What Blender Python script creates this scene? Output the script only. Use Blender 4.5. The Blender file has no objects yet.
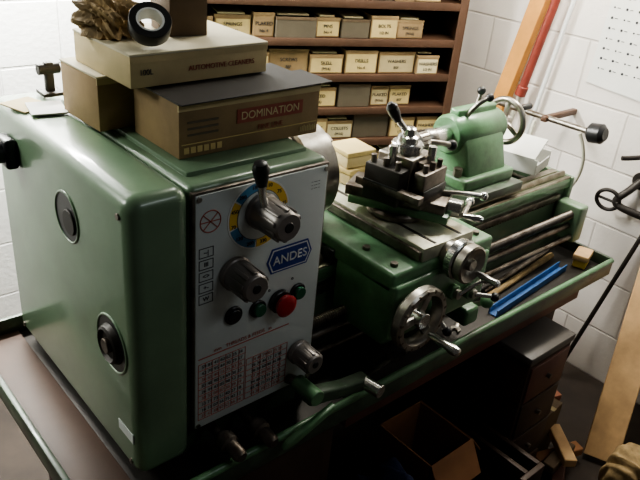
import bpy, bmesh, math, random
from mathutils import Vector, Matrix
random.seed(4)
col=bpy.context.scene.collection
# ---------------------------------------------------------------- materials
def mat(name,c,rough=.5,metal=0.,amt=.15,scale=12.,bump=0.,coat=0.,c2=None,emit=0):
    m=bpy.data.materials.new(name); m.use_nodes=True; nt=m.node_tree; b=nt.nodes["Principled BSDF"]
    b.inputs["Roughness"].default_value=rough; b.inputs["Metallic"].default_value=metal
    if coat: b.inputs["Coat Weight"].default_value=coat; b.inputs["Coat Roughness"].default_value=.12
    tc=nt.nodes.new("ShaderNodeTexCoord"); n=nt.nodes.new("ShaderNodeTexNoise"); n.inputs["Scale"].default_value=scale; n.inputs["Detail"].default_value=8; n.inputs["Roughness"].default_value=.62
    nt.links.new(tc.outputs["Object"],n.inputs["Vector"])
    r=nt.nodes.new("ShaderNodeValToRGB"); r.color_ramp.elements[0].position=.32; r.color_ramp.elements[1].position=.68
    lo=[v*(1-amt) for v in c] if c2 is None else c2
    r.color_ramp.elements[0].color=(*lo,1); r.color_ramp.elements[1].color=(*[min(1,v*(1+amt*.5)) for v in c],1)
    nt.links.new(n.outputs["Fac"],r.inputs["Fac"]); nt.links.new(r.outputs["Color"],b.inputs["Base Color"])
    if bump:
        bp=nt.nodes.new("ShaderNodeBump"); bp.inputs["Strength"].default_value=bump; bp.inputs["Distance"].default_value=.01
        nt.links.new(n.outputs["Fac"],bp.inputs["Height"]); nt.links.new(bp.outputs["Normal"],b.inputs["Normal"])
    return m
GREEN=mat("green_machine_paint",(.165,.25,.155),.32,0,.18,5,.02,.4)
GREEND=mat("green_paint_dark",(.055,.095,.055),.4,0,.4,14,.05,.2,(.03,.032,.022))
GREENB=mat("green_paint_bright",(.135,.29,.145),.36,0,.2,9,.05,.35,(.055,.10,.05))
PANEL=mat("panel_enamel",(.60,.64,.62),.34,0,.06,6)
STEEL=mat("machined_steel",(.50,.48,.44),.32,1.,.25,20,0,0,(.24,.21,.17))
STEELD=mat("oily_steel",(.22,.195,.17),.42,.9,.4,25,0,0,(.08,.06,.045))
CHROME=mat("chrome",(.78,.78,.75),.22,1.,.12,14)
ALU=mat("grey_knob_alloy",(.27,.245,.23),.36,.6,.15,18)
WAY=mat("bed_way_steel",(.36,.33,.26),.3,.9,.35,20,0,0,(.14,.11,.07))
SLIDE=mat("slide_top_steel",(.62,.63,.52),.4,.5,.2,14,0,0,(.32,.30,.22))
BLACK=mat("black_plastic",(.015,.015,.016),.35,0,.2,10)
IRON=mat("black_iron",(.035,.03,.026),.5,.4,.3,20)
RED=mat("red_plastic",(.40,.02,.025),.3,0,.05,10)
REDINK=mat("red_ink",(.42,.12,.09),.6,0,.05,10)
INK=mat("black_ink",(.03,.03,.035),.6,0,.05,10)
YEL=mat("yellow_ink",(.75,.50,.08),.5,0,.05,10)
BLUE=mat("blue_ink",(.03,.06,.25),.4,0,.05,10)
LBLUE=mat("light_blue_ink",(.06,.20,.36),.5,0,.05,10)
WHITE=mat("white_paint",(.75,.76,.74),.5,0,.05,10)
BTNG=mat("button_green",(.02,.12,.06),.35,0,.05,10)
CARD=mat("cardboard",(.32,.22,.11),.8,0,.3,8,.05)
CARDDK=mat("cardboard_dark",(.12,.08,.045),.8,0,.25,8,.05)
CARDOR=mat("cardboard_orange",(.30,.14,.06),.8,0,.2,8,.05)
CARDL=mat("cardboard_pale",(.52,.42,.23),.8,0,.2,7,.05)
CARDTOP=mat("box_top_pale",(.60,.54,.38),.7,0,.15,6)
DARKTOP=mat("box_flap_dark",(.03,.026,.024),.5,0,.2,6)
LABEL=mat("cream_label",(.62,.48,.21),.75,0,.2,9)
LABELP=mat("paper_label",(.66,.57,.34),.75,0,.15,9)
REDLAB=mat("maroon_print",(.28,.07,.045),.6,0,.1,9)
KRAFT=mat("kraft_paper",(.36,.25,.12),.8,0,.5,25,.4)
SHELF=mat("shelf_brown_steel",(.095,.05,.03),.5,.2,.2,9)
DARKBOX=mat("stock_box_dark",(.11,.09,.06),.7,0,.2,9)
WOOD=mat("rough_timber",(.56,.36,.18),.7,0,.35,7,.1)
ORANGE=mat("orange_timber",(.58,.27,.06),.6,0,.25,8,.1)
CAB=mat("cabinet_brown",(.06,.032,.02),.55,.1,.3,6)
REDBR=mat("red_brown_board",(.14,.055,.038),.5,0,.3,6)
BRICK=mat("clay_brick",(.25,.10,.06),.9,0,.3,20,.3)
CABTOP=mat("case_top_grey",(.10,.09,.08),.45,0,.3,6)
REDPIPE=mat("red_pipe_paint",(.24,.045,.03),.5,0,.3,12)
BLUEC=mat("blue_cloth",(.02,.03,.085),.9,0,.4,16,.4)
BLUEP=mat("blue_plastic",(.03,.11,.30),.4,0,.2,12)
PAPER=mat("white_paper",(.72,.72,.68),.8,0,.06,5)
FOAM=mat("white_box_card",(.62,.62,.58),.7,0,.08,5)
CABLE=mat("cream_cable",(.60,.58,.48),.5,0,.1,5)

def wallmat(name,axes,c,mc):
    m=bpy.data.materials.new(name); m.use_nodes=True; nt=m.node_tree; b=nt.nodes["Principled BSDF"]; b.inputs["Roughness"].default_value=.55
    g=nt.nodes.new("ShaderNodeNewGeometry"); s=nt.nodes.new("ShaderNodeSeparateXYZ"); cb=nt.nodes.new("ShaderNodeCombineXYZ")
    nt.links.new(g.outputs["Position"],s.inputs[0]); nt.links.new(s.outputs[axes[0]],cb.inputs[0]); nt.links.new(s.outputs[axes[1]],cb.inputs[1])
    br=nt.nodes.new("ShaderNodeTexBrick"); br.inputs["Scale"].default_value=1; br.inputs["Brick Width"].default_value=.40; br.inputs["Row Height"].default_value=.2
    br.inputs["Mortar Size"].default_value=.005; br.inputs["Mortar Smooth"].default_value=.6
    br.inputs["Color1"].default_value=(*c,1); br.inputs["Color2"].default_value=(*[v*.94 for v in c],1); br.inputs["Mortar"].default_value=(*mc,1)
    nt.links.new(cb.outputs[0],br.inputs["Vector"])
    n=nt.nodes.new("ShaderNodeTexNoise"); n.inputs["Scale"].default_value=5; n.inputs["Detail"].default_value=8; nt.links.new(g.outputs["Position"],n.inputs["Vector"])
    mx=nt.nodes.new("ShaderNodeMix"); mx.data_type='RGBA'; mx.blend_type='MULTIPLY'; mx.inputs[0].default_value=.3
    nt.links.new(br.outputs["Color"],mx.inputs[6]); nt.links.new(n.outputs["Fac"],mx.inputs[7]); nt.links.new(mx.outputs[2],b.inputs["Base Color"])
    n2=nt.nodes.new("ShaderNodeTexNoise"); n2.inputs["Scale"].default_value=60; nt.links.new(g.outputs["Position"],n2.inputs["Vector"])
    ma=nt.nodes.new("ShaderNodeMath"); ma.operation='MULTIPLY_ADD'; ma.inputs[1].default_value=-1.; nt.links.new(br.outputs["Fac"],ma.inputs[0])
    m2=nt.nodes.new("ShaderNodeMath"); m2.operation='MULTIPLY'; m2.inputs[1].default_value=.35; nt.links.new(n2.outputs["Fac"],m2.inputs[0]); nt.links.new(m2.outputs[0],ma.inputs[2])
    bp=nt.nodes.new("ShaderNodeBump"); bp.inputs["Strength"].default_value=.5; bp.inputs["Distance"].default_value=.006
    nt.links.new(ma.outputs[0],bp.inputs["Height"]); nt.links.new(bp.outputs["Normal"],b.inputs["Normal"])
    return m
WALLE=wallmat("painted_block_east",("Y","Z"),(.88,.82,.76),(.68,.62,.57))
WALLN=wallmat("painted_block_north",("X","Z"),(.93,.93,.90),(.88,.88,.85))
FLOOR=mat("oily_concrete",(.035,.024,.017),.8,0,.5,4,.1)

# ---------------------------------------------------------------- mesh helpers
def empty(name):
    e=bpy.data.objects.new(name,None); e.empty_display_size=.05; col.objects.link(e); return e
def finish(bm,name,parent,m,M=None,angle=40):
    if M is not None: bm.transform(M)
    bmesh.ops.recalc_face_normals(bm,faces=bm.faces)
    me=bpy.data.meshes.new(name); bm.to_mesh(me); bm.free()
    for p in me.polygons: p.use_smooth=True
    me.set_sharp_from_angle(angle=math.radians(angle))
    ms=m if isinstance(m,(list,tuple)) else [m]
    for k in ms: me.materials.append(k)
    o=bpy.data.objects.new(name,me); col.objects.link(o)
    if parent: o.parent=parent
    return o
def box(name,par,m,x,y,z,bev=.002,seg=2,rz=0,M=None,piv=None):
    bm=bmesh.new(); bmesh.ops.create_cube(bm,size=1)
    for v in bm.verts:
        v.co=Vector(((x[0]+x[1])/2+v.co.x*(x[1]-x[0]),(y[0]+y[1])/2+v.co.y*(y[1]-y[0]),(z[0]+z[1])/2+v.co.z*(z[1]-z[0])))
    if bev: bmesh.ops.bevel(bm,geom=list(bm.edges),offset=bev,segments=seg,profile=.5,affect='EDGES')
    if rz:
        pv=Vector(piv) if piv else Vector(((x[0]+x[1])/2,(y[0]+y[1])/2,0))
        bm.transform(Matrix.Translation(pv)@Matrix.Rotation(rz,4,'Z')@Matrix.Translation(-pv))
    return finish(bm,name,par,m,M)
def basis(p0,p1):
    p0,p1=Vector(p0),Vector(p1); d=(p1-p0); L=d.length; q=d.to_track_quat('Z','Y')
    return Matrix.Translation(p0)@q.to_matrix().to_4x4(),L
def lathe(name,par,m,p0,p1,prof,seg=40,angle=35):
    """revolve a (t,r) profile (t = 0..1 along p0->p1)"""
    M,L=basis(p0,p1); bm=bmesh.new(); rings=[]
    for t,r in prof:
        if r<=1e-6: rings.append([bm.verts.new((0,0,t*L))])
        else: rings.append([bm.verts.new((r*math.cos(2*math.pi*i/seg),r*math.sin(2*math.pi*i/seg),t*L)) for i in range(seg)])
    for a,b in zip(rings,rings[1:]):
        for i in range(seg):
            j=(i+1)%seg
            if len(a)==1 and len(b)==1: continue
            if len(a)==1: bm.faces.new((a[0],b[i],b[j]))
            elif len(b)==1: bm.faces.new((a[i],a[j],b[0]))
            else: bm.faces.new((a[i],a[j],b[j],b[i]))
    return finish(bm,name,par,m,M,angle)
def cyl(name,par,m,p0,p1,r,r2=None,ch=.08,seg=32):
    r2=r if r2 is None else r2
    L=(Vector(p1)-Vector(p0)).length; c=min(ch*r,L*.3); t=c/L
    return lathe(name,par,m,p0,p1,[(0,0),(0,r-c),(t,r),(1-t,r2),(1,r2-c),(1,0)],seg)
def ball(name,par,m,c,r,s=(1,1,1)):
    bm=bmesh.new(); bmesh.ops.create_uvsphere(bm,u_segments=24,v_segments=14,radius=r)
    return finish(bm,name,par,m,Matrix.Translation(c)@Matrix.Diagonal((*s,1)),80)
def torus(name,par,m,c,axis,R,r,seg=48,rs=12):
    M,_=basis(c,Vector(c)+Vector(axis)); bm=bmesh.new(); g=[]
    for i in range(seg):
        a=2*math.pi*i/seg; row=[]
        for j in range(rs):
            b=2*math.pi*j/rs; q=R+r*math.cos(b); row.append(bm.verts.new((q*math.cos(a),q*math.sin(a),r*math.sin(b))))
        g.append(row)
    for i in range(seg):
        for j in range(rs):
            bm.faces.new((g[i][j],g[(i+1)%seg][j],g[(i+1)%seg][(j+1)%rs],g[i][(j+1)%rs]))
    return finish(bm,name,par,m,M,80)
def rod(name,par,m,pts,r,smooth=True):
    cu=bpy.data.curves.new(name,'CURVE'); cu.dimensions='3D'; cu.bevel_depth=r; cu.bevel_resolution=4; cu.use_fill_caps=True; cu.resolution_u=8
    sp=cu.splines.new('NURBS' if smooth and len(pts)>2 else 'POLY'); sp.points.add(len(pts)-1)
    for q,p in zip(sp.points,pts): q.co=(*p,1)
    if smooth and len(pts)>2: sp.use_endpoint_u=True; sp.order_u=3
    cu.materials.append(m); o=bpy.data.objects.new(name,cu); col.objects.link(o)
    if par: o.parent=par
    return o
def prism(name,par,m,poly,axis,a0,a1,bev=.002,M=None,seg=2):
    bm=bmesh.new(); ax="xyz".index(axis); oth=[i for i in range(3) if i!=ax]
    def mk(p,a):
        v=[0,0,0]; v[ax]=a; v[oth[0]]=p[0]; v[oth[1]]=p[1]; return bm.verts.new(v)
    A=[mk(p,a0) for p in poly]; B=[mk(p,a1) for p in poly]; n=len(poly)
    bm.faces.new(A); bm.faces.new(B[::-1])
    for i in range(n): bm.faces.new((A[i],A[(i+1)%n],B[(i+1)%n],B[i]))
    bmesh.ops.recalc_face_normals(bm,faces=bm.faces)
    if bev: bmesh.ops.bevel(bm,geom=list(bm.edges),offset=bev,segments=seg,profile=.5,affect='EDGES')
    return finish(bm,name,par,m,M)
def text(name,par,m,s,M,size,ext=.0004,al='CENTER'):
    cu=bpy.data.curves.new(name,'FONT'); cu.body=s; cu.size=size; cu.extrude=ext; cu.align_x=al; cu.align_y='CENTER'
    cu.materials.append(m); o=bpy.data.objects.new(name,cu); col.objects.link(o); o.matrix_world=M
    if par: o.parent=par
    return o
RX=Matrix.Rotation(math.pi/2,4,'X')      # text facing -Y
def disc(name,par,m,x,z,r,y=-.003,t=.001,seg=32): return cyl(name,par,m,(x,y+t,z),(x,y,z),r,ch=.01,seg=seg)
def arc(name,par,m,x,z,r0,r1,a0,a1,y0,y1):
    n=max(4,int(abs(a1-a0)/.12)); P=[(x+r1*math.cos(a0+(a1-a0)*i/n),z+r1*math.sin(a0+(a1-a0)*i/n)) for i in range(n+1)]
    P+=[(x+r0*math.cos(a1-(a1-a0)*i/n),z+r0*math.sin(a1-(a1-a0)*i/n)) for i in range(n+1)]
    return prism(name,par,m,P,'y',y0,y1,0)

# ---------------------------------------------------------------- room
box("floor",None,FLOOR,(-1.8,1.9),(-1.6,1.55),(-.1,0),0)
box("wall_north",None,WALLN,(-1.8,1.9),(1.45,1.55),(0,2.5),0)
box("wall_east",None,WALLE,(1.8,1.9),(-1.6,1.45),(0,2.5),0)

# ---------------------------------------------------------------- LATHE
L=empty("metal_lathe")
XE=1.372
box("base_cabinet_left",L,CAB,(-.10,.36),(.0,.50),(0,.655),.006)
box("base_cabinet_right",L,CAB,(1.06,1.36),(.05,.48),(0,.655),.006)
box("cabinet_door",L,CAB,(-.07,.33),(-.008,.002),(.06,.60),.004)
box("base_front_board",L,REDBR,(.36,1.30),(-.03,-.012),(.575,.655),.003)
box("base_back_panel",L,CAB,(.36,1.06),(.44,.46),(.05,.655),.002)
box("chip_tray_pan",L,IRON,(-.20,XE+.01),(-.055,.56),(.655,.667),.003)
box("chip_tray_left_board",L,CAB,(-.194,-.107),(-.05,.55),(.667,.675),.002)
box("chip_tray_back_lip",L,GREEND,(-.20,XE+.01),(.55,.562),(.655,.71),.003)
box("chip_tray_left_lip",L,GREEND,(-.208,-.196),(-.06,.56),(.655,.70),.003)
box("chip_tray_right_lip",L,GREEND,(XE+.005,XE+.017),(-.06,.56),(.655,.70),.003)
rod("chip_tray_front_rail",L,GREENB,[(-.20,-.06,.692),(XE+.01,-.06,.692)],.008)
box("chip_tray_front_lip",L,GREEND,(-.20,XE+.01),(-.066,-.056),(.648,.69),.003)
# headstock
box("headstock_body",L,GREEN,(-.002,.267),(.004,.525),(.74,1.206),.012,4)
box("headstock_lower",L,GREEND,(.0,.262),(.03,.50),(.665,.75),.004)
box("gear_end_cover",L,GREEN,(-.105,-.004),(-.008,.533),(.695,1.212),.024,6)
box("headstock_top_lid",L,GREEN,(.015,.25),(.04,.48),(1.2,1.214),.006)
box("front_panel_trim",L,STEELD,(.0,.266),(-.001,.01),(.742,1.198),.003)
box("front_panel",L,PANEL,(.004,.262),(-.0035,.01),(.746,1.194),.003)
X0=-.105
cyl("cover_recess",L,BLACK,(X0+.004,.206,1.10),(X0-.0008,.206,1.10),.043,ch=.01)
torus("cover_recess_rim",L,GREEN,(X0-.0005,.206,1.10),(1,0,0),.043,.0022)
cyl("recess_plug",L,IRON,(X0,.195,1.095),(X0-.004,.195,1.095),.022)
cyl("vent_recess",L,BLACK,(X0+.004,.067,.935),(X0-.0008,.067,.935),.050,ch=.01)
torus("vent_rim",L,GREEN,(X0-.0005,.067,.935),(1,0,0),.050,.0024)
lathe("vent_cup",L,IRON,(X0,.067,.935),(X0-.012,.067,.935),[(0,.036),(.8,.032),(1,.028),(.5,.024),(.5,0)],32)
cyl("vent_hub",L,STEELD,(X0,.067,.935),(X0-.014,.067,.935),.013)
box("switch_housing",L,BLACK,(X0-.022,X0),(.405,.455),(1.11,1.165),.006,3)
cyl("switch_knob",L,BLACK,(X0-.02,.43,1.138),(X0-.048,.43,1.138),.020)
cyl("switch_knob_cap",L,IRON,(X0-.048,.43,1.138),(X0-.052,.43,1.138),.013)
box("rating_sticker",L,PANEL,(X0-.001,X0+.002),(.01,.06),(.765,.785),0)
for yy,zz in ((.02,1.18),(.50,1.18),(.02,.72),(.50,.72)): cyl("cover_screw",L,STEELD,(X0+.001,yy,zz),(X0-.003,yy,zz),.005)
# panel graphics
dx,dz=.120,1.137
disc("dial_white",L,WHITE,dx,dz,.060,-.0045)
for k,(c,a0,a1) in enumerate([(YEL,.15,1.45),(LBLUE,1.5,2.5),(YEL,2.55,3.4),(LBLUE,3.45,4.6),(YEL,4.65,5.5),(BLUE,5.55,6.35)]):
    arc("dial_sector",L,c,dx,dz,.043,.057,a0,a1,-.0052,-.004)
for k in range(12):
    a=k*math.pi/6+.2
    text("dial_numeral",L,INK,str([45,75,110,180,280,450,70,120,200,330,560,900][k]),Matrix.Translation((dx+.050*math.cos(a),-.0056,dz+.050*math.sin(a)))@RX,.009)
torus("dial_ring",L,INK,(dx,-.0045,dz),(0,1,0),.0425,.0009)
disc("dial_inner",L,PANEL,dx,dz,.042,-.006)
def bigknob(n,x,z,r,l):
    cyl(n+"_collar",L,ALU,(x,-.004,z),(x,-.016,z),r*1.12)
    lathe(n,L,ALU,(x,-.014,z),(x,-l,z),[(0,0),(0,r*1.02),(.1,r*1.04),(.82,r*.93),(.95,r*.88),(1,r*.78),(1,r*.3),(.97,r*.28),(.97,0)],44)
    for k in range(10):
        a=k*math.pi/5; box(n+"_grip",L,ALU,(-.0035,.0035),(-l*.93,-.018),(r*.90,r*1.03),.0015,2,M=Matrix.Translation((x,0,z))@Matrix.Rotation(a,4,'Y'))
    cyl(n+"_cap",L,BLACK,(x,-l+.003,z),(x,-l-.0015,z),r*.3)
bigknob("speed_knob",dx+.002,dz+.008,.0275,.078)
rod("selector_lever_arm",L,CHROME,[(dx-.008,-.03,dz+.02),(dx-.022,-.036,dz+.055),(dx-.028,-.042,dz+.085)],.0065)
lathe("selector_lever_ball",L,BLACK,(dx-.025,-.04,dz+.07),(dx-.033,-.044,dz+.112),[(0,0),(0,.008),(.3,.011),(.65,.0135),(.9,.010),(1,0)],24)
bigknob("range_knob",.076,1.045,.0265,.066)
bigknob("feed_knob",.226,.825,.022,.058)
lx,lz=.190,1.040
prism("brand_plate",L,BLUE,[(lx-.049,lz),(lx-.039,lz+.024),(lx+.039,lz+.024),(lx+.049,lz),(lx+.039,lz-.024),(lx-.039,lz-.024)],'y',-.0046,-.003,0)
prism("brand_plate_border",L,WHITE,[(lx-.0455,lz),(lx-.037,lz+.021),(lx+.037,lz+.021),(lx+.0455,lz),(lx+.037,lz-.021),(lx-.037,lz-.021)],'y',-.0050,-.004,0)
prism("brand_plate_inner",L,BLUE,[(lx-.043,lz),(lx-.035,lz+.0188),(lx+.035,lz+.0188),(lx+.043,lz),(lx+.035,lz-.0188),(lx-.035,lz-.0188)],'y',-.0054,-.004,0)
text("brand_plate_letters",L,WHITE,"ANDES",Matrix.Translation((lx,-.0060,lz))@RX,.0235,.0009)
def button(n,x,z,r,m,h=.008,ring=BLACK):
    cyl(n+"_ring",L,ring,(x,-.003,z),(x,-.009,z),r); cyl(n,L,m,(x,-.008,z),(x,-.008-h,z),r*.72)
button("jog_button",.076,.962,.017,BLACK,.004)
button("start_button",.126,.957,.0165,BTNG)
button("reverse_button",.213,.962,.0165,BTNG)
cyl("stop_button_base",L,BLACK,(.172,-.003,.957),(.172,-.014,.957),.022)
lathe("stop_button",L,RED,(.172,-.012,.957),(.172,-.032,.957),[(0,.011),(.3,.011),(.4,.019),(.8,.0215),(.95,.018),(1,.010),(1,0)],32)
torus("warning_emblem",L,REDINK,(.030,-.0038,1.148),(0,1,0),.018,.0009)
for a in (.78,-.78,0): box("warning_cross",L,REDINK,(-.017,.017),(-.0045,-.003),(-.0006,.0006),0,M=Matrix.Translation((.030,0,1.148))@Matrix.Rotation(a,4,'Y'))
for i in range(5):
    z=1.088-i*.021
    for (a,b,c,d) in ((.010,.036,z,z+.001),(.010,.036,z+.016,z+.017),(.010,.011,z,z+.017),(.035,.036,z,z+.017)):
        box("pictogram_frame",L,INK,(a,b),(-.0042,-.003),(c,d),0)
    text("pictogram",L,INK,["~|","III","<>","+-","W"][i],Matrix.Translation((.023,-.0042,z+.0085))@RX,.011,.0003)
for x,z in ((.107,.985),(.15,.985),(.20,.993)): text("button_symbol",L,INK,"o",Matrix.Translation((x,-.0042,z))@RX,.010,.0003)
for i in range(3): text("panel_note",L,INK,"-- ---- --",Matrix.Translation((.235,-.0042,1.17-i*.006))@RX,.006,.0002)
def chart(x0,x1,z0,z1,nx,nz):
    for i in range(nx+1):
        x=x0+(x1-x0)*i/nx; box("chart_line",L,REDINK,(x-.0005,x+.0005),(-.0042,-.003),(z0,z1),0)
    for j in range(nz+1):
        z=z0+(z1-z0)*j/nz; box("chart_line",L,REDINK,(x0,x1),(-.0042,-.003),(z-.0005,z+.0005),0)
    for j in range(nz):
        z=z0+(z1-z0)*(j+.5)/nz
        s=" ".join("%02d"%random.randint(5,99) for _ in range(nx))
        text("chart_figures",L,INK if j%3 else REDINK,s,Matrix.Translation(((x0+x1)/2,-.0044,z))@RX,(z1-z0)/nz*.72,.0001)
chart(.010,.105,.765,.885,7,9)
chart(.108,.20,.765,.855,6,7)
box("chart_heading",L,REDINK,(.010,.20),(-.0042,-.003),(.895,.897),0)
text("chart_heading_text",L,REDINK,"mm   THREADS & FEEDS   in",Matrix.Translation((.10,-.0044,.904))@RX,.010,.0002)
for i in range(4): disc("panel_screw",L,STEEL,(.010,.256)[i%2],(.753,1.188)[i//2],.004,-.006,.004)
for x,z,n in ((.045,.725,"a"),(.115,.718,"b")):
    rod("selector_shaft_"+n,L,STEELD,[(x,.05,z),(x,-.05,z)],.009)
    lathe("selector_handle_"+n,L,STEELD,(x,-.02,z),(x+.004,-.085,z-.004),[(0,0),(0,.012),(.2,.019),(.45,.019),(.5,.014),(.9,.013),(1,.009),(1,0)],24)
# chuck
AY,AZ=.258,1.060
cyl("spindle_nose",L,STEELD,(.26,AY,AZ),(.36,AY,AZ),.06)
cyl("chuck_backplate",L,STEELD,(.345,AY,AZ),(.37,AY,AZ),.098)
cyl("chuck_body",L,STEEL,(.37,AY,AZ),(.45,AY,AZ),.104,ch=.05,seg=48)
cyl("chuck_bore",L,BLACK,(.449,AY,AZ),(.451,AY,AZ),.025)
for k in range(3):
    a=k*2*math.pi/3+.5
    for j in range(3): box("chuck_jaw",L,STEELD,(.45,.465+.012*j),(-.012,.012),(.03+.02*(2-j) if j else .03,.05+.02*(2-j)),.002,M=Matrix.Translation((0,AY,AZ))@Matrix.Rotation(a,4,'X'))
# bed
bx0,bx1=.262,XE
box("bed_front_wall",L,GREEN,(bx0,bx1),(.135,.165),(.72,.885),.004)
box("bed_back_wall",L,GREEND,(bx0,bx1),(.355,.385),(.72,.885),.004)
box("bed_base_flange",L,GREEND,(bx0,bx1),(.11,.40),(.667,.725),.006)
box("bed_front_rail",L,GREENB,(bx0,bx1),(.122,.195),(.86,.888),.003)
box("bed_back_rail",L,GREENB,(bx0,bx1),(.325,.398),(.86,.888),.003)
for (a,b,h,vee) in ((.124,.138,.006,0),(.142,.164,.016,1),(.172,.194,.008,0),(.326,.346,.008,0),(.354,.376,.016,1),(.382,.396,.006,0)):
    if vee: prism("bed_way_vee",L,WAY,[(a,.886),(b,.886),((a+b)/2+.003,.886+h),((a+b)/2-.003,.886+h)],'x',bx0,bx1,.0008)
    else: box("bed_way_flat",L,WAY,(bx0,bx1),(a,b),(.88,.886+h),.001)
for k in range(7): box("bed_cross_rib",L,GREEND,(.42+.145*k,.445+.145*k),(.16,.36),(.725,.862),.004)
box("bed_end_plate",L,GREEN,(bx1-.005,bx1+.015),(.118,.402),(.70,.892),.006)
box("rack",L,STEELD,(.27,1.33),(.122,.136),(.828,.846),.001)
for k in range(88): box("rack_tooth",L,STEELD,(.275+k*.012,.281+k*.012),(.124,.136),(.822,.829),0)
lathe("lead_screw",L,STEELD,(.26,.075,.80),(bx1,.075,.80),[(0,0)]+[(i/380,.0125 if i%2 else .0105) for i in range(381)]+[(1,0)],16)
rod("feed_rod",L,STEELD,[(.26,.075,.765),(bx1,.075,.765)],.0095)
rod("control_rod",L,STEELD,[(.26,.06,.732),(bx1,.06,.732)],.008)
box("leadscrew_bracket",L,GREEN,(bx1-.045,bx1),(.045,.13),(.715,.83),.008,3)
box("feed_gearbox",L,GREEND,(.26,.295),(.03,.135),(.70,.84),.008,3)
# carriage
box("saddle",L,GREENB,(.42,.74),(-.05,.40),(.902,.948),.008,3)
prism("apron",L,GREENB,[(-.062,.80),(-.04,.775),(.115,.775),(.115,.915),(-.062,.925)],'x',.42,.72,.008,seg=3)
for (x,y) in ((.45,-.02),(.45,.06),(.71,-.02)): cyl("saddle_cap_screw",L,STEELD,(x,y,.945),(x,y,.955),.008,seg=16)
box("saddle_wiper",L,BLACK,(.413,.423),(.12,.20),(.89,.925),.002)
box("cross_slide",L,SLIDE,(.505,.665),(-.045,.385),(.948,.980),.003)
for x in (.545,.625): box("cross_slide_tslot",L,IRON,(x-.004,x+.004),(-.04,.385),(.975,.9808),0)
box("gib_strip",L,STEELD,(.498,.507),(-.04,.38),(.95,.972),.002)
cyl("compound_base",L,STEELD,(.585,.11,.98),(.585,.11,.998),.066)
MC=Matrix.Translation((.585,.11,0))@Matrix.Rotation(math.radians(28),4,'Z')
box("compound_slide",L,GREENB,(-.048,.048),(-.12,.10),(.996,1.014),.003,M=MC)
box("compound_top",L,STEELD,(-.043,.043),(-.11,.11),(1.012,1.036),.003,M=MC)
def P(M,*v): return tuple(M@Vector(v))
cyl("compound_dial",L,CHROME,P(MC,0,-.11,1.018),P(MC,0,-.14,1.018),.021)
rod("compound_crank",L,STEEL,[P(MC,-.03,-.148,1.02),P(MC,.045,-.148,1.02)],.006)
ball("compound_ball_a",L,CHROME,P(MC,.048,-.148,1.02),.010)
lathe("compound_handle",L,CHROME,P(MC,-.032,-.148,1.02),P(MC,-.032,-.19,1.02),[(0,0),(0,.005),(.4,.007),(.8,.009),(1,.005),(1,0)],20)
# tool post
MT=Matrix.Translation((.583,.105,1.034))@Matrix.Rotation(math.radians(10),4,'Z')@Matrix.Scale(1.25,4)@Matrix.Translation((0,0,-1.034))
box("toolpost_block",L,STEEL,(-.034,.034),(-.034,.034),(1.034,1.106),.004,3,M=MT)
box("toolpost_dovetail_a",L,STEELD,(-.016,.016),(-.046,-.03),(1.04,1.10),.002,M=MT)
box("tool_holder_front",L,STEELD,(-.038,.034),(-.064,-.042),(1.028,1.09),.003,M=MT)
box("tool_holder_front_slot",L,BLACK,(-.039,.035),(-.066,-.055),(1.045,1.062),.001,M=MT)
box("tool_holder_left",L,IRON,(-.066,-.036),(-.034,.036),(1.030,1.092),.003,M=MT)
box("tool_holder_left_slot",L,BLACK,(-.068,-.05),(-.034,.036),(1.048,1.064),.001,M=MT)
for i in range(3):
    cyl("holder_screw",L,STEELD,P(MT,-.056,-.022+.024*i,1.09),P(MT,-.056,-.022+.024*i,1.106),.006)
    cyl("holder_screw_b",L,STEELD,P(MT,-.024+.022*i,-.055,1.09),P(MT,-.024+.022*i,-.055,1.103),.006)
cyl("height_stop",L,CHROME,P(MT,-.043,.0,1.08),P(MT,-.043,.0,1.125),.009)
cyl("height_stop_b",L,CHROME,P(MT,.010,-.043,1.08),P(MT,.010,-.043,1.124),.009)
box("cutting_tool",L,STEELD,(-.068,-.052),(-.075,.05),(1.049,1.062),.001,M=MT)
cyl("toolpost_cam",L,CHROME,P(MT,0,0,1.105),P(MT,0,0,1.122),.034)
lathe("toolpost_nut",L,CHROME,P(MT,0,0,1.122),P(MT,0,0,1.148),[(0,0),(0,.024),(.4,.022),(.5,.016),(.9,.015),(1,.010),(1,0)],28)
rod("toolpost_lever",L,CHROME,[P(MT,.0,.0,1.137),P(MT,-.015,.006,1.148),P(MT,-.025,.012,1.166)],.0068)
lathe("toolpost_lever_grip",L,BLACK,P(MT,-.023,.011,1.16),P(MT,-.040,.020,1.190),[(0,0),(0,.008),(.4,.012),(.8,.012),(1,.005),(1,0)],20)
rod("lock_lever",L,STEEL,[P(MT,.02,-.03,1.125),P(MT,.045,-.040,1.122),P(MT,.07,-.045,1.112)],.006)
ball("lock_lever_ball",L,BLACK,P(MT,.072,-.045,1.112),.012)
rod("side_lever",L,STEEL,[(.64,.04,1.04),(.68,.0,1.045),(.705,-.02,1.04)],.0055); ball("side_lever_ball",L,CHROME,(.708,-.022,1.04),.010)
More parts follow.
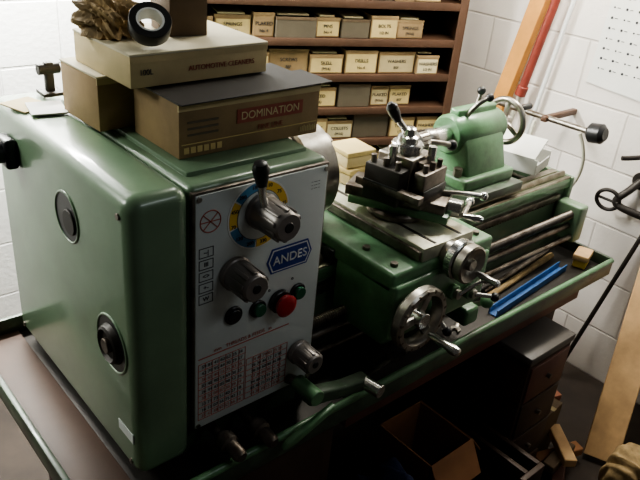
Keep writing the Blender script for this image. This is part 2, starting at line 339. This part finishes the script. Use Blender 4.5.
# cross slide dial
cx,cz=.585,.950
cyl("cross_dial_hub",L,STEEL,(cx,-.045,cz),(cx,-.066,cz),.030)
cyl("cross_dial",L,CHROME,(cx,-.066,cz),(cx,-.088,cz),.044)
for k in range(50):
    a=k*2*math.pi/50; box("dial_tick",L,INK,(-.0004,.0004),(-.084,-.077 if k%5 else -.072),(.0438,.0443),0,M=Matrix.Translation((cx,0,cz))@Matrix.Rotation(a,4,'Y'))
lathe("cross_wheel",L,STEEL,(cx,-.088,cz),(cx,-.112,cz),[(0,0),(0,.034),(.2,.042),(.9,.042),(1,.038),(.8,.030),(.6,.013),(1,.012),(1,0)],40)
lathe("cross_wheel_handle",L,CHROME,(cx+.024,-.108,cz-.026),(cx+.024,-.165,cz-.026),[(0,0),(0,.005),(.2,.007),(.6,.0065),(.9,.0085),(1,.005),(1,0)],20)
# carriage handwheel
hx,hz,hy=.455,.865,-.098
cyl("handwheel_shaft",L,STEEL,(hx,-.05,hz),(hx,hy,hz),.015)
cyl("handwheel_dial",L,STEEL,(hx,-.06,hz),(hx,-.08,hz),.030)
R=.070
lathe("handwheel_rim",L,STEEL,(hx,hy+.012,hz),(hx,hy-.014,hz),[(0,R-.018),(0,R-.004),(.2,R),(.8,R),(1,R-.004),(1,R-.014),(.7,R-.018),(0,R-.018)],56)
for k in range(3):
    a=k*2*math.pi/3+.4; box("handwheel_spoke",L,STEEL,(-.010,.010),(hy-.003,hy+.007),(.008,R-.014),.003,M=Matrix.Translation((hx,0,hz))@Matrix.Rotation(a,4,'Y'))
for k in range(18):
    a=k*math.pi/9; box("handwheel_notch",L,STEELD,(-.003,.003),(hy-.0145,hy-.006),(R-.010,R-.0015),.001,M=Matrix.Translation((hx,0,hz))@Matrix.Rotation(a,4,'Y'))
cyl("handwheel_hub",L,CHROME,(hx,hy+.01,hz),(hx,hy-.016,hz),.017)
lathe("handwheel_handle",L,CHROME,(hx+.030,hy-.012,hz-.044),(hx+.030,hy-.088,hz-.044),[(0,0),(0,.006),(.15,.009),(.5,.008),(.85,.011),(.97,.009),(1,.005),(1,0)],24)
for (x,z,dxx,dzz) in ((.60,.86,.05,.035),(.66,.84,.045,-.01),(.53,.84,.02,-.04)):
    cyl("apron_boss",L,GREENB,(x,-.055,z),(x,-.075,z),.017); cyl("apron_boss_cap",L,STEEL,(x,-.075,z),(x,-.085,z),.011)
    rod("apron_lever",L,CHROME,[(x,-.082,z),(x+dxx*.5,-.092,z+dzz*.5),(x+dxx,-.105,z+dzz)],.005)
    ball("apron_lever_ball",L,BLACK if dzz<0 else CHROME,(x+dxx,-.106,z+dzz),.0105)
cyl("thread_dial",L,GREENB,(.735,.03,.80),(.735,.03,.86),.02); cyl("thread_dial_face",L,CHROME,(.735,.03,.86),(.735,.03,.868),.018)
box("motor_switch_lever_bracket",L,GREENB,(.70,.75),(-.05,.07),(.715,.76),.008,3)
ball("switch_lever_knob",L,GREENB,(.755,-.06,.775),.016); rod("switch_lever",L,STEEL,[(.74,0,.74),(.752,-.04,.755),(.755,-.06,.775)],.006)
prism("control_lever_casting",L,GREEND,[(.19,.772),(.205,.786),(.29,.762),(.355,.755),(.365,.735),(.35,.724),(.27,.740),(.20,.755)],'y',-.085,-.055,.006,seg=3)
cyl("control_lever_boss",L,GREENB,(.21,-.03,.775),(.21,-.090,.775),.016)
rod("control_lever_link",L,STEELD,[(.21,-.03,.775),(.21,.06,.74)],.010)
cyl("control_lever_knob",L,CHROME,(.345,-.075,.742),(.352,-.118,.742),.014)
prism("control_lever_arm",L,GREENB,[(.13,.70),(.14,.712),(.25,.748),(.25,.735),(.16,.70)],'y',-.10,-.085,.004)
# tailstock
TY,TZ=.258,1.055
box("tailstock_sole",L,GREEND,(.89,1.12),(.13,.39),(.902,.93),.005)
box("tailstock_base",L,GREENB,(.90,1.11),(.16,.36),(.928,.962),.008,3)
prism("tailstock_pedestal",L,GREENB,[(.175,.955),(.345,.955),(.315,1.04),(.30,1.07),(.215,1.07),(.20,1.04)],'x',.925,1.09,.008,seg=3)
lathe("tailstock_barrel",L,GREENB,(.91,TY,TZ),(1.115,TY,TZ),[(0,0),(0,.045),(.05,.052),(.92,.052),(1,.044),(1,0)],36)
box("tailstock_cap_rib",L,GREENB,(.93,1.09),(TY-.016,TY+.016),(TZ+.03,TZ+.066),.006,3)
cyl("tailstock_quill",L,CHROME,(.85,TY,TZ),(.92,TY,TZ),.024)
lathe("drill_chuck",L,STEEL,(.765,TY,TZ),(.86,TY,TZ),[(0,0),(0,.010),(.22,.020),(.3,.026),(.62,.027),(.66,.024),(.72,.027),(.95,.026),(1,.018),(1,0)],32)
for k in range(16):
    a=k*math.pi/8; box("chuck_knurl",L,STEELD,(.797,.822),(-.0015,.0015),(.0255,.0282),0,M=Matrix.Translation((0,TY,TZ))@Matrix.Rotation(a,4,'X'))
cyl("tailstock_screw_dial",L,CHROME,(1.11,TY,TZ),(1.145,TY,TZ),.026)
torus("tailstock_wheel_rim",L,STEEL,(1.165,TY,TZ),(1,0,0),.060,.0085)
for k in range(3):
    a=k*2*math.pi/3; box("tailstock_wheel_spoke",L,STEEL,(1.160,1.169),(-.007,.007),(.01,.055),.002,M=Matrix.Translation((0,TY,TZ))@Matrix.Rotation(a,4,'X'))
cyl("tailstock_wheel_hub",L,STEEL,(1.14,TY,TZ),(1.178,TY,TZ),.015)
lathe("tailstock_wheel_handle",L,BLACK,(1.17,TY-.035,TZ+.045),(1.225,TY-.035,TZ+.045),[(0,0),(0,.006),(.3,.009),(.9,.009),(1,0)],20)
rod("quill_lock_lever",L,STEEL,[(.96,TY-.02,TZ+.05),(.965,TY-.035,TZ+.085),(.99,TY-.05,TZ+.10)],.006); ball("quill_lock_ball",L,BLACK,(.995,TY-.052,TZ+.102),.011)
rod("bed_lock_lever",L,STEEL,[(1.07,TY+.04,1.04),(1.09,TY+.05,1.10),(1.10,TY+.05,1.13)],.006); ball("bed_lock_ball",L,BLACK,(1.10,TY+.05,1.135),.012)
cyl("tailstock_clamp_nut",L,STEELD,(.91,.20,.962),(.91,.20,.985),.012,seg=6)

# ---------------------------------------------------------------- boxes on headstock
def carton(name,x,y,z,side,top,rz=0,letters=None):
    e=empty(name); pv=(x[0],y[0],0)
    box("carton_body",e,side,x,y,(z[0],z[1]-.002),.0015,2,rz,piv=pv)
    box("carton_lid",e,top,(x[0]-.001,x[1]+.001),(y[0]-.001,y[1]+.001),(z[1]-.004,z[1]),.001,1,rz,piv=pv)
    box("carton_tape",e,CARDL,(x[0]-.0005,x[1]+.0005),(y[0]-.0006,y[0]+.002),(z[1]-.014,z[1]-.004),0,1,rz,piv=pv)
    T=Matrix.Translation(pv)@Matrix.Rotation(rz,4,'Z'); w,h=x[1]-x[0],z[1]-z[0]
    for (s,u,v,sz,m2) in letters or []: text("carton_print",e,m2,s,T@Matrix.Translation((u*w,-.0018,z[0]+v*h))@RX,sz,.0004)
    return e
e=carton("cardboard_box",(.030,.308),(.086,.228),(1.2145,1.304),CARD,DARKTOP,0,[("DOMINATION",.62,.60,.0185,LABELP),("FINE LINE",.62,.34,.012,REDLAB)])
box("print_band",e,REDLAB,(.135,.270),(.0845,.0862),(1.257,1.280),0)
box("print_line",e,LABEL,(.034,.304),(.0848,.0862),(1.2365,1.2378),0)
for i in range(9): box("print_panel",e,CARDL,(.268+.004*i,.270+.004*i),(.0848,.0862),(1.222,1.231+.001*(i%3)),0)
for i in range(6): box("print_panel",e,LABEL,(.038+.012*i,.047+.012*i),(.0848,.0862),(1.222,1.232),0)
for i in range(3): box("print_panel",e,DARKBOX,(.045,.10),(.0848,.0862),(1.250+.010*i,1.253+.010*i),0)
box("carton_flap",e,DARKTOP,(.024,.328),(.074,.158),(1.3042,1.3062),.0005,1,.035)
e=carton("cardboard_box",(-.004,.256),(.168,.36),(1.3068,1.359),CARDL,CARDTOP,.02,[("AUTOMOTIVE CLEANERS",.64,.42,.0115,REDLAB),("100L",.10,.45,.012,INK)])
carton("cardboard_box",(-.020,.18),(.252,.38),(1.2145,1.3062),CARD,CARDTOP,.05)
carton("cardboard_box",(.112,.180),(.252,.335),(1.3595,1.440),CARDDK,CARD,-.12)  # dark card colour stands in for the shade on this box
bm=bmesh.new(); bmesh.ops.create_icosphere(bm,subdivisions=5,radius=1)
for v in bm.verts:
    n=v.co.normalized(); k=1+.18*math.sin(7*n.x+3*n.y)+.12*math.sin(11*n.z+5*n.x)+.07*math.sin(23*n.x+17*n.z)+random.uniform(-.03,.03)
    v.co=Vector((n.x*.048*k,n.y*.046*k,max(-.024,n.z*.042*k)))
finish(bm,"kraft_paper_parcel",None,KRAFT,Matrix.Translation((.030,.300,1.3835)),25)
e=empty("tape_roll")
lathe("tape_wound",e,BLACK,(.054,.214,1.384),(.048,.198,1.402),[(0,.021),(0,.032),(.08,.033),(.92,.033),(1,.032),(1,.021),(0,.021)],40)
lathe("tape_core",e,WHITE,(.054,.214,1.384),(.048,.198,1.4025),[(0,.0185),(0,.0215),(1,.0215),(1,.0185),(0,.0185)],40)
prism("folded_paper_sheet",None,PAPER,[(0,0),(.0,.028),(.11,.075),(.16,.05)],'z',0,.0015,0,M=Matrix.Translation((.21,.362,1.2145))@Matrix.Rotation(-.25,4,'Y')@Matrix.Rotation(-.3,4,'Z'))
e=empty("paper_notes")
for i,(x,y,r) in enumerate(((-.07,.44,.3),(-.05,.40,-.2))): box("paper_note",e,PAPER if i else CARDL,(x-.03,x+.03),(y-.035,y+.035),(1.2125+i*.003,1.2150+i*.003),0,1,r)
e=empty("tool_bracket"); box("bracket_foot",e,IRON,(-.03,.01),(.46,.50),(1.2145,1.222),.002); box("bracket_post",e,IRON,(-.018,-.002),(.474,.488),(1.22,1.275),.003); cyl("bracket_knob",e,IRON,(-.03,.481,1.262),(.01,.481,1.262),.010)
# shelf unit (angled across the corner)
S=empty("shelving_unit")
MS=Matrix.Translation((.68,1.155,0))@Matrix.Rotation(-.3845,4,'Z')
SL=.995
SZ=[.40,.52,.64,.765,.885,1.005,1.128,1.255,1.385]
for i,z in enumerate(SZ):
    box("shelf_board",S,SHELF,(0,SL),(0,.22),(z-.012,z),.0015,M=MS)
    box("shelf_lip",S,SHELF,(0,SL),(-.004,.0),(z-.023,z+.003),.001,M=MS)
for x in (0,SL-.02): box("shelf_upright",S,SHELF,(x-.012,x+.014),(-.006,.0),(.0,1.5),.001,M=MS)
for x in (0,SL): box("shelf_side",S,SHELF,(x-.004,x+.004),(0,.22),(0,1.5),.001,M=MS)
box("shelf_back",S,SHELF,(0,SL),(.216,.22),(0,1.5),0,M=MS)
names=["SKELL","PLAKED","COLLETS","SCREWS","DRILLS","TAPS 1/4","INSERTS","REAMERS","PINS","BOLTS","SPRINGS","WASHERS"]
B=empty("small_parts_boxes")
random.seed(11)
for r,z in enumerate(SZ[:-1]):
    x=.014+random.uniform(0,.02)
    while x<SL-.09:
        w=random.choice([.085,.10,.12,.14,.07]); h=random.uniform(.062,.088)
        if x+w>SL-.02: break
        m=random.choice([LABEL,LABEL,LABEL,CARDL,LABELP,DARKBOX,CARD]); y0=random.uniform(.004,.03)
        box("stock_box",B,CARD if m!=DARKBOX else m,(x,x+w),(y0,.19),(z+.001,z+h),.0015,1,M=MS)
        box("stock_box_lid",B,CARD if m!=DARKBOX else CARDDK,(x-.001,x+w+.001),(y0-.001,.19),(z+h-.010,z+h),.001,1,M=MS)
        if m!=DARKBOX:
            box("stock_box_label",B,m,(x+.004,x+w-.004),(y0-.0012,y0+.001),(z+.006,z+h-.014),0,M=MS)
            if r>2:
                text("stock_label",B,INK,random.choice(names),MS@Matrix.Translation((x+w/2,y0-.002,z+h*.56))@RX,.0165,.0005)
                text("stock_label",B,INK,random.choice(["(M16)","No 4","1/2 IN","BSF"]),MS@Matrix.Translation((x+w/2,y0-.002,z+h*.27))@RX,.014,.0005)
        if h<.072: box("stock_box_lying_slip",B,LABELP,(x+.01,x+w-.02),(.03,.15),(z+h,z+h+.006),.001,1,M=MS)
        x+=w+random.uniform(.002,.010)
for (z,rz,dx0) in ((.9815,.15,0),(1.0225,-.1,.006)):
    e=empty("yellow_tool_box")
    box("tool_box_base",e,CARDL,(.575+dx0,.655+dx0),(.265,.345),(z,z+.026),.003,2,rz)
    box("tool_box_lid",e,LABEL,(.573+dx0,.657+dx0),(.263,.347),(z+.027,z+.039),.003,2,rz)
# ---------------------------------------------------------------- things by the east wall
e=empty("wall_chart"); xw=1.797
prism("chart_sheet",e,PAPER,[(.375,1.065),(.10,1.045),(.08,1.48),(.355,1.50)],'x',xw-.001,xw+.003,0)
for j in range(11):
    for i in range(6):
        y=.345-.043*i; z=1.12+j*.033
        cyl("chart_mark",e,INK,(xw-.001,y,z),(xw-.0022,y,z),.0045 if (i+j)%3 else .003,ch=.01,seg=10)
        box("chart_mark_line",e,INK,(xw-.002,xw-.001),(y-.020,y-.010),(z-.001,z+.001),0)
def plank(name,m,p0,p1,wv,t):
    p0,p1,wv=Vector(p0),Vector(p1),Vector(wv).normalized(); d=(p1-p0).normalized(); n=d.cross(wv).normalized(); wv=n.cross(d)
    Mx=Matrix((( wv.x,n.x,d.x,p0.x),(wv.y,n.y,d.y,p0.y),(wv.z,n.z,d.z,p0.z),(0,0,0,1)))
    return box(name,None,m,(-t[0]/2,t[0]/2),(-t[1]/2,t[1]/2),(0,(p1-p0).length),.002,1,M=Mx)
plank("timber_post",ORANGE,(1.755,.84,.01),(1.755,.52,1.70),(0,1,0),(.058,.04))
e=empty("red_pipe")
cyl("pipe_body",e,REDPIPE,(1.745,.585,.98),(1.745,.50,1.5),.015); cyl("pipe_collar",e,REDPIPE,(1.745,.588,.965),(1.745,.58,1.0),.020); cyl("pipe_tail",e,CABLE,(1.745,.73,0.0),(1.745,.588,.97),.009)
cyl("white_pipe",None,WHITE,(1.775,.64,0.0),(1.775,.455,1.55),.008)
e=empty("pull_bar"); cyl("bar",e,STEEL,(1.66,.66,.94),(1.60,.215,.965),.010); lathe("bar_knob",e,BLACK,(1.60,.225,.962),(1.60,.165,.972),[(0,0),(0,.018),(.2,.032),(.8,.032),(1,.02),(1,0)],28)
box("bar_bracket",e,SHELF,(1.60,1.80),(.38,.40),(.945,.965),.003)
rod("hanging_cable",None,CABLE,[(1.60,.25,.95),(1.63,.22,.88),(1.66,.25,.74),(1.62,.33,.66),(1.58,.40,.72),(1.58,.42,.85),(1.60,.42,.94)],.006)
e=empty("white_card_carton"); M=Matrix.Translation((1.24,.17,.905))@Matrix.Rotation(.25,4,'Z')
box("carton_floor",e,FOAM,(0,.12),(0,.17),(0,.003),0,M=M)
box("carton_side",e,FOAM,(0,.003),(0,.17),(0,.045),0,M=M); box("carton_side",e,FOAM,(.117,.12),(0,.17),(0,.045),0,M=M)
box("carton_end",e,FOAM,(0,.12),(.167,.17),(0,.045),0,M=M); box("carton_end",e,FOAM,(0,.12),(0,.003),(0,.03),0,M=M)
prism("carton_flap",e,FOAM,[(0,.045),(.0,.048),(.09,.085),(.092,.08)],'y',0.01,.17,0,M=M)
e=empty("pipe_valve")
cyl("lever_rod",e,IRON,(1.68,.13,.0),(1.785,.01,.70),.008)
rod("valve_body",e,IRON,[(1.785,.01,.69),(1.75,.10,.70),(1.74,.14,.72),(1.75,.10,.77),(1.79,.09,.80)],.013)
torus("valve_wheel",e,IRON,(1.735,.155,.72),(1,.2,.2),.038,.007); rod("valve_spoke",e,IRON,[(1.735,.12,.72),(1.735,.19,.72)],.005); cyl("valve_plate",e,IRON,(1.79,.09,.80),(1.80,.09,.80),.03)
e=empty("wall_bracket_arm"); rod("arm",e,IRON,[(1.79,.02,.93),(1.70,.06,.91),(1.64,.11,.905)],.008); cyl("arm_flange",e,IRON,(1.785,.02,.93),(1.80,.02,.93),.03)
plank("timber_plank",WOOD,(1.40,-.215,.016),(1.78,-.055,.62),(.4,-1,0),(.105,.022))
# things in chip tray
e=empty("blue_plastic_channel"); M=Matrix.Translation((.87,-.03,.668))@Matrix.Rotation(.09,4,'Z')
box("channel_base",e,BLUEP,(0,.38),(0,.026),(0,.003),0,M=M); box("channel_side",e,BLUEP,(0,.38),(0,.003),(0,.020),0,M=M); box("channel_side",e,BLUEP,(0,.38),(.023,.026),(0,.020),0,M=M)
cyl("brown_stock_bar",None,KRAFT,(.90,.035,.677),(1.28,.075,.677),.009)
cyl("round_stock_bar",None,STEELD,(.93,.06,.676),(1.30,.102,.676),.008)
e=empty("scrubbing_brush"); box("brush_back",e,WOOD,(1.29,1.36),(-.02,.025),(.69,.71),.005,2,.3); box("brush_bristles",e,YEL,(1.295,1.355),(-.016,.021),(.667,.692),.003,1,.3)
def spanner(x,y,z,rz,l,s=1):
    e=empty("spanner"); M=Matrix.Translation((x,y,z))@Matrix.Rotation(rz,4,'Z')
    box("shank",e,STEEL,(-l/2,l/2),(-.005*s,.005*s),(.0,.006),.002,M=M)
    for q in (-1,1):
        P_=[(q*(l/2+.013*s*math.cos(t)) ,.013*s*math.sin(t)) for t in [math.radians(d) for d in range(35,326,29)]]
        P_=[(q*(l/2+.010-.013*s*math.cos(math.radians(d-180))),.013*s*math.sin(math.radians(d))) for d in range(35,326,29)]+[(q*(l/2+.008),-.004),(q*(l/2+.008),.004)]
        prism("jaw",e,STEEL,P_,'z',0,.007,0,M=M)
spanner(.80,.03,.6675,.5,.13); spanner(.44,-.005,.6675,.12,.15,1.1)
e=empty("hex_key"); rod("key",e,STEELD,[(.56,.0,.672),(.66,.03,.672),(.665,.012,.672)],.004,False)
# ---------------------------------------------------------------- floor items
D=empty("storage_case")
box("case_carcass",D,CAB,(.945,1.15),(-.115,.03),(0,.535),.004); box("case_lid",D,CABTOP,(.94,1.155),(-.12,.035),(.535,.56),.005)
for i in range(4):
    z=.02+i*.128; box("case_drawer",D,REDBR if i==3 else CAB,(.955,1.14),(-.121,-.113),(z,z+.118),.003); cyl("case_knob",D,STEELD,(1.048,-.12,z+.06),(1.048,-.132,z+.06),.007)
    box("case_side_seam",D,IRON,(.943,.946),(-.11,.025),(z-.006,z-.002),0)
e=empty("open_cardboard_box"); x0,x1,y0,y1,zt=.60,.76,-.11,.07,.38
for a,b,c,d_ in ((x0,x0+.004,y0,y1),(x1-.004,x1,y0,y1),(x0,x1,y0,y0+.004),(x0,x1,y1-.004,y1)): box("box_wall",e,CARDOR,(a,b),(c,d_),(0,zt),0)
box("box_floor",e,CARDOR,(x0,x1),(y0,y1),(0,.004),0)
prism("box_flap",e,CARDOR,[(x1-.002,zt),(x1,zt+.003),(x1+.05,zt-.06),(x1+.048,zt-.064)],'y',y0,y1,0)
prism("box_flap",e,CARDOR,[(y0,zt),(y0+.003,zt+.003),(y0-.04,zt-.08),(y0-.044,zt-.078)],'x',x0,x1,0)
def lump(name,m,c,s,seed,amp=.2,sub=5):
    random.seed(seed); bm=bmesh.new(); bmesh.ops.create_icosphere(bm,subdivisions=sub,radius=1); ph=[random.uniform(0,6) for _ in range(6)]
    for v in bm.verts:
        n=v.co.normalized(); k=1+amp*(math.sin(5*n.x+ph[0])*math.sin(4*n.y+ph[1])+.5*math.sin(9*n.z+ph[2])*math.sin(8*n.x+ph[3])+.3*math.sin(15*n.x+9*n.z+ph[4]))
        q=Vector([math.copysign(abs(a)**.7,a) for a in n])*k; v.co=Vector((q.x*s[0],q.y*s[1],max(-s[2],q.z*s[2])))
    return finish(bm,name,None,m,Matrix.Translation((c[0],c[1],c[2]+s[2])),50)
lump("blue_cloth_bag",BLUEC,(.475,-.08,0),(.085,.09,.20),3,.12)
lump("black_rag_bundle",IRON,(1.03,-.34,0),(.08,.06,.07),5)
lump("paper_sack",KRAFT,(1.27,-.34,0),(.075,.06,.11),8,.12)
e=empty("wooden_crate")
for z in (.03,.13,.23): box("crate_slat",e,CAB,(.83,.925),(-.24,-.225),(z,z+.07),.002); box("crate_slat",e,CAB,(.855,.87),(-.225,-.04),(z,z+.07),.002); box("crate_slat",e,CAB,(.91,.925),(-.225,-.04),(z,z+.07),.002)
box("crate_floor",e,CAB,(.855,.925),(-.24,-.04),(.0,.02),0)
e=empty("scrap_timber")
for i,(x,y,r,l) in enumerate(((1.22,-.17,.5,.18),(1.27,-.13,-.3,.18),(1.23,-.15,.1,.15),(1.25,-.14,.9,.16))):
    box("offcut",e,(REDBR,CARDOR,CARDDK,WOOD)[i],(x-l/2,x+l/2),(y-.02,y+.02),(i*.03,.03+i*.03),.003,1,r)
for (x,y,r) in ((1.42,.0,.4),(1.50,.06,-.3)):
    e=empty("brick"); box("brick_body",e,BRICK,(x-.05,x+.05),(y-.025,y+.025),(0,.05),.003,2,r)
e=empty("brown_carton_on_floor".replace("_on_floor","")); box("carton_body",e,CARDDK,(1.20,1.31),(-.085,.02),(0,.20),.002,1,.1); box("carton_tape",e,CARDL,(1.245,1.265),(-.086,.021),(.1995,.201),0,1,.1,piv=(1.255,-.03,0))

# ---------------------------------------------------------------- lights
def area(name,loc,tgt,sx,sy,pw,c):
    l=bpy.data.lights.new(name,'AREA'); l.shape='RECTANGLE'; l.size=sx; l.size_y=sy; l.energy=pw; l.color=c
    o=bpy.data.objects.new(name,l); col.objects.link(o); o.location=loc; o.rotation_euler=(Vector(tgt)-Vector(loc)).to_track_quat('-Z','Y').to_euler(); return o
area("east_wall_light",(1.45,.20,1.95),(1.75,.22,1.1),.15,.7,24,(1,.96,.86))  # added light close to the east wall, out of view, for its bright gradient
area("ceiling_lamp_mid",(.95,.55,2.2),(.9,.6,.9),.8,.12,12,(1,.97,.86))
area("north_wall_light",(.15,1.22,1.85),(.15,1.42,1.0),1.0,.12,120,(1,1,.95))  # added light beside the north wall, out of view, to blow it out
area("soft_light_west",(-1.1,1.0,1.95),(0,.4,1.15),.5,.4,12,(.97,1,.92))  # soft area light from the left rear onto the end cover; no known window
area("front_fill_light",(.7,-1.3,2.3),(.2,0,1.1),.9,.2,3.5,(.9,.96,1))  # added fill so the front panel reads; not a known fixture
w=bpy.data.worlds.new("World"); bpy.context.scene.world=w; w.use_nodes=True; bg=w.node_tree.nodes["Background"]; bg.inputs[0].default_value=(1,.95,.88,1); bg.inputs[1].default_value=.04
try: bpy.context.scene.view_settings.look='AgX - Medium High Contrast'
except Exception: pass
# ---------------------------------------------------------------- camera
a,pt,r,f=.8157,.4859,.0970,693.6157
ca,sa,c,s=math.cos(a),math.sin(a),math.cos(pt),math.sin(pt)
F=Vector((c*ca,c*sa,-s)); Rv=Vector((sa,-ca,0)); U=Vector((s*ca,s*sa,c))
R2=Rv*math.cos(r)+U*math.sin(r); U2=-Rv*math.sin(r)+U*math.cos(r)
cd=bpy.data.cameras.new("Camera"); co=bpy.data.objects.new("Camera",cd); col.objects.link(co)
co.matrix_world=Matrix(((R2[0],U2[0],-F[0],-.4826),(R2[1],U2[1],-F[1],-.7902),(R2[2],U2[2],-F[2],1.6226),(0,0,0,1)))
cd.sensor_width=36; cd.lens=f/640*36; cd.clip_start=.01; bpy.context.scene.camera=co
